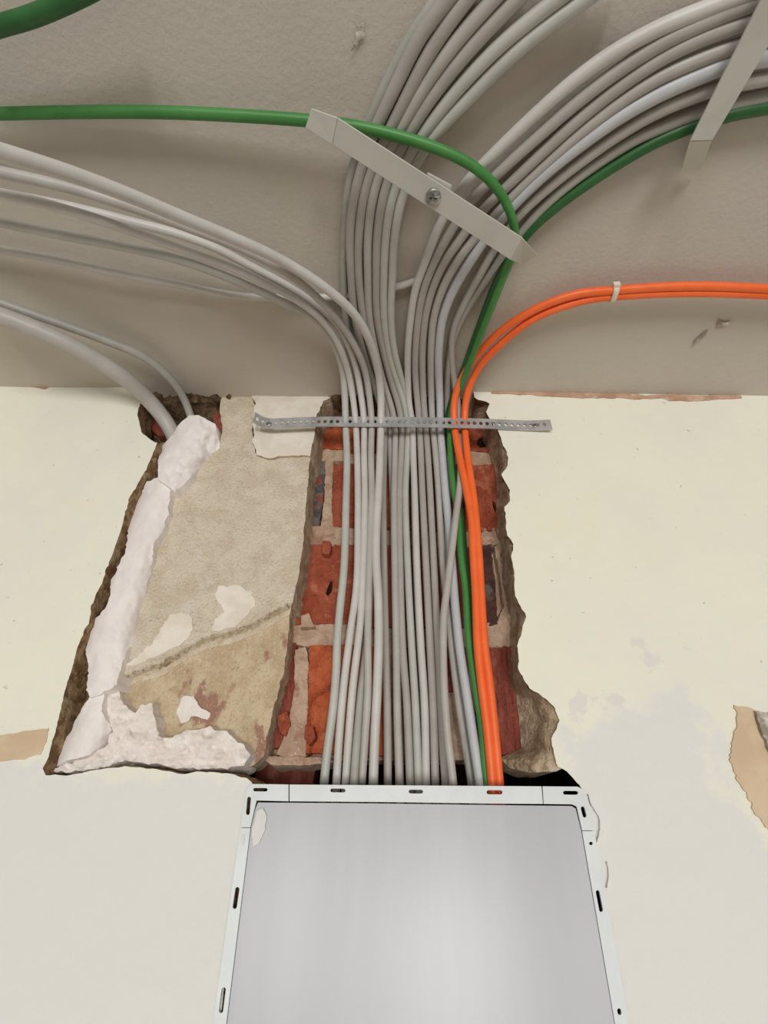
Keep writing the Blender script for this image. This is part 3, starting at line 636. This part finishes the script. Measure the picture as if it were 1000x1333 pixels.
def disc_screw(name, p, nrm, r, parent, m, up=Vector((0,0,1)), cross=True):
    """domed screw head with a recessed cross"""
    nrm = nrm.normalized(); u = up.cross(nrm).normalized(); w = nrm.cross(u); n = 24; V = []; Fc = []
    ringsr = [(1, 0), (1, .35), (.86, .5), (.5, .6), (.46, .25), (0, .2)]
    for rr, h in ringsr[:-1]:
        for k in range(n):
            a = 2*math.pi*k/n; q = rr
            if rr in (.5, .46): q = rr*(1 if k % 6 in (0, 1, 5) else .38)
            V.append(p+u*(r*q*math.cos(a))+w*(r*q*math.sin(a))+nrm*(r*h*.7))
    V.append(p+nrm*(r*.14)); c = len(V)-1
    for j in range(len(ringsr)-2):
        for k in range(n): k2 = (k+1) % n; Fc.append((j*n+k, j*n+k2, (j+1)*n+k2, (j+1)*n+k))
    for k in range(n): Fc.append((4*n+k, 4*n+(k+1) % n, c))
    Fc.append(tuple(range(n)))
    return mk(name, V, Fc, m, parent, smooth=False)
disc_screw('nail_head', at_y(350, 552, -.0024), Vector((0,-1,0)), .0024, strap, M['zinc'])
disc_screw('nail_head', at_y(697, 554, -.003), Vector((0,-1,0)), .0022, strap, M['zinc'])

# ------------------------------------------------------------------ ceiling brackets
def sheet(name, quads, m, parent, thick=.0014):
    vs = []; fs = []
    for q in quads:
        ids = []
        for p in q:
            k = next((i for i, v in enumerate(vs) if (v-p).length < 1e-6), None)
            if k is None: vs.append(p); k = len(vs)-1
            ids.append(k)
        fs.append(tuple(ids))
    o = mk(name, vs, fs, m, parent, smooth=False)
    md = o.modifiers.new('thickness', 'SOLIDIFY'); md.thickness = thick; md.offset = 0
    md = o.modifiers.new('edge', 'BEVEL'); md.width = .0003; md.segments = 2; md.limit_method = 'ANGLE'
    return o
OB = .030
TL, TR, BR_, BL = [at_c(x, y, OB) for x, y in ((440,153),(680,309),(665,338),(433,188))]
FL = [at_c(406,141,.025), at_c(398,166,.025)]; FR = [at_c(699,331,.016), at_c(678,343,.016)]
br = empty('ceiling_bracket', (TL+TR+BR_+BL)/4, 'grey sheet metal bracket screwed diagonally across both cable bundles', 'bracket', 'grey ceiling brackets')
sheet('bar', [(TL, TR, BR_, BL)], M['bracket'], br)
sheet('flange', [(FL[0], TL, BL, FL[1])], M['bracket'], br)
sheet('flange', [(TR, FR[0], FR[1], BR_)], M['bracket'], br)
# standoff behind the bar
q = [at_c(x, y, OB-.0009) for x, y in ((557,226.5),(588,243),(583,262),(551,246))]
V = q+[Vector((p.x, p.y, p.z+.003)) for p in q]
mk('standoff', V, [(0,1,2,3),(4,5,6,7),(0,1,5,4),(1,2,6,5),(2,3,7,6),(3,0,4,7)], M['bracket'], br, smooth=False)
disc_screw('screw', at_c(564,256,OB+.0006), Vector((0,0,-1)), .0048, br, M['zinc'], up=Vector((0,1,0)))
OB2 = .022
A = [at_c(x, y, OB2) for x, y in ((1055,-130),(1095,-100),(927,182),(898,183))]
Fl = [at_c(912,221,.004), at_c(887,220,.004)]
br2 = empty('ceiling_bracket', (A[0]+A[2])/2, 'grey sheet metal bracket at the upper right corner with bent end tab', 'bracket', 'grey ceiling brackets')
sheet('bar', [tuple(A)], M['bracket'], br2)
sheet('flange', [(A[3], A[2], Fl[0], Fl[1])], M['bracket'], br2)
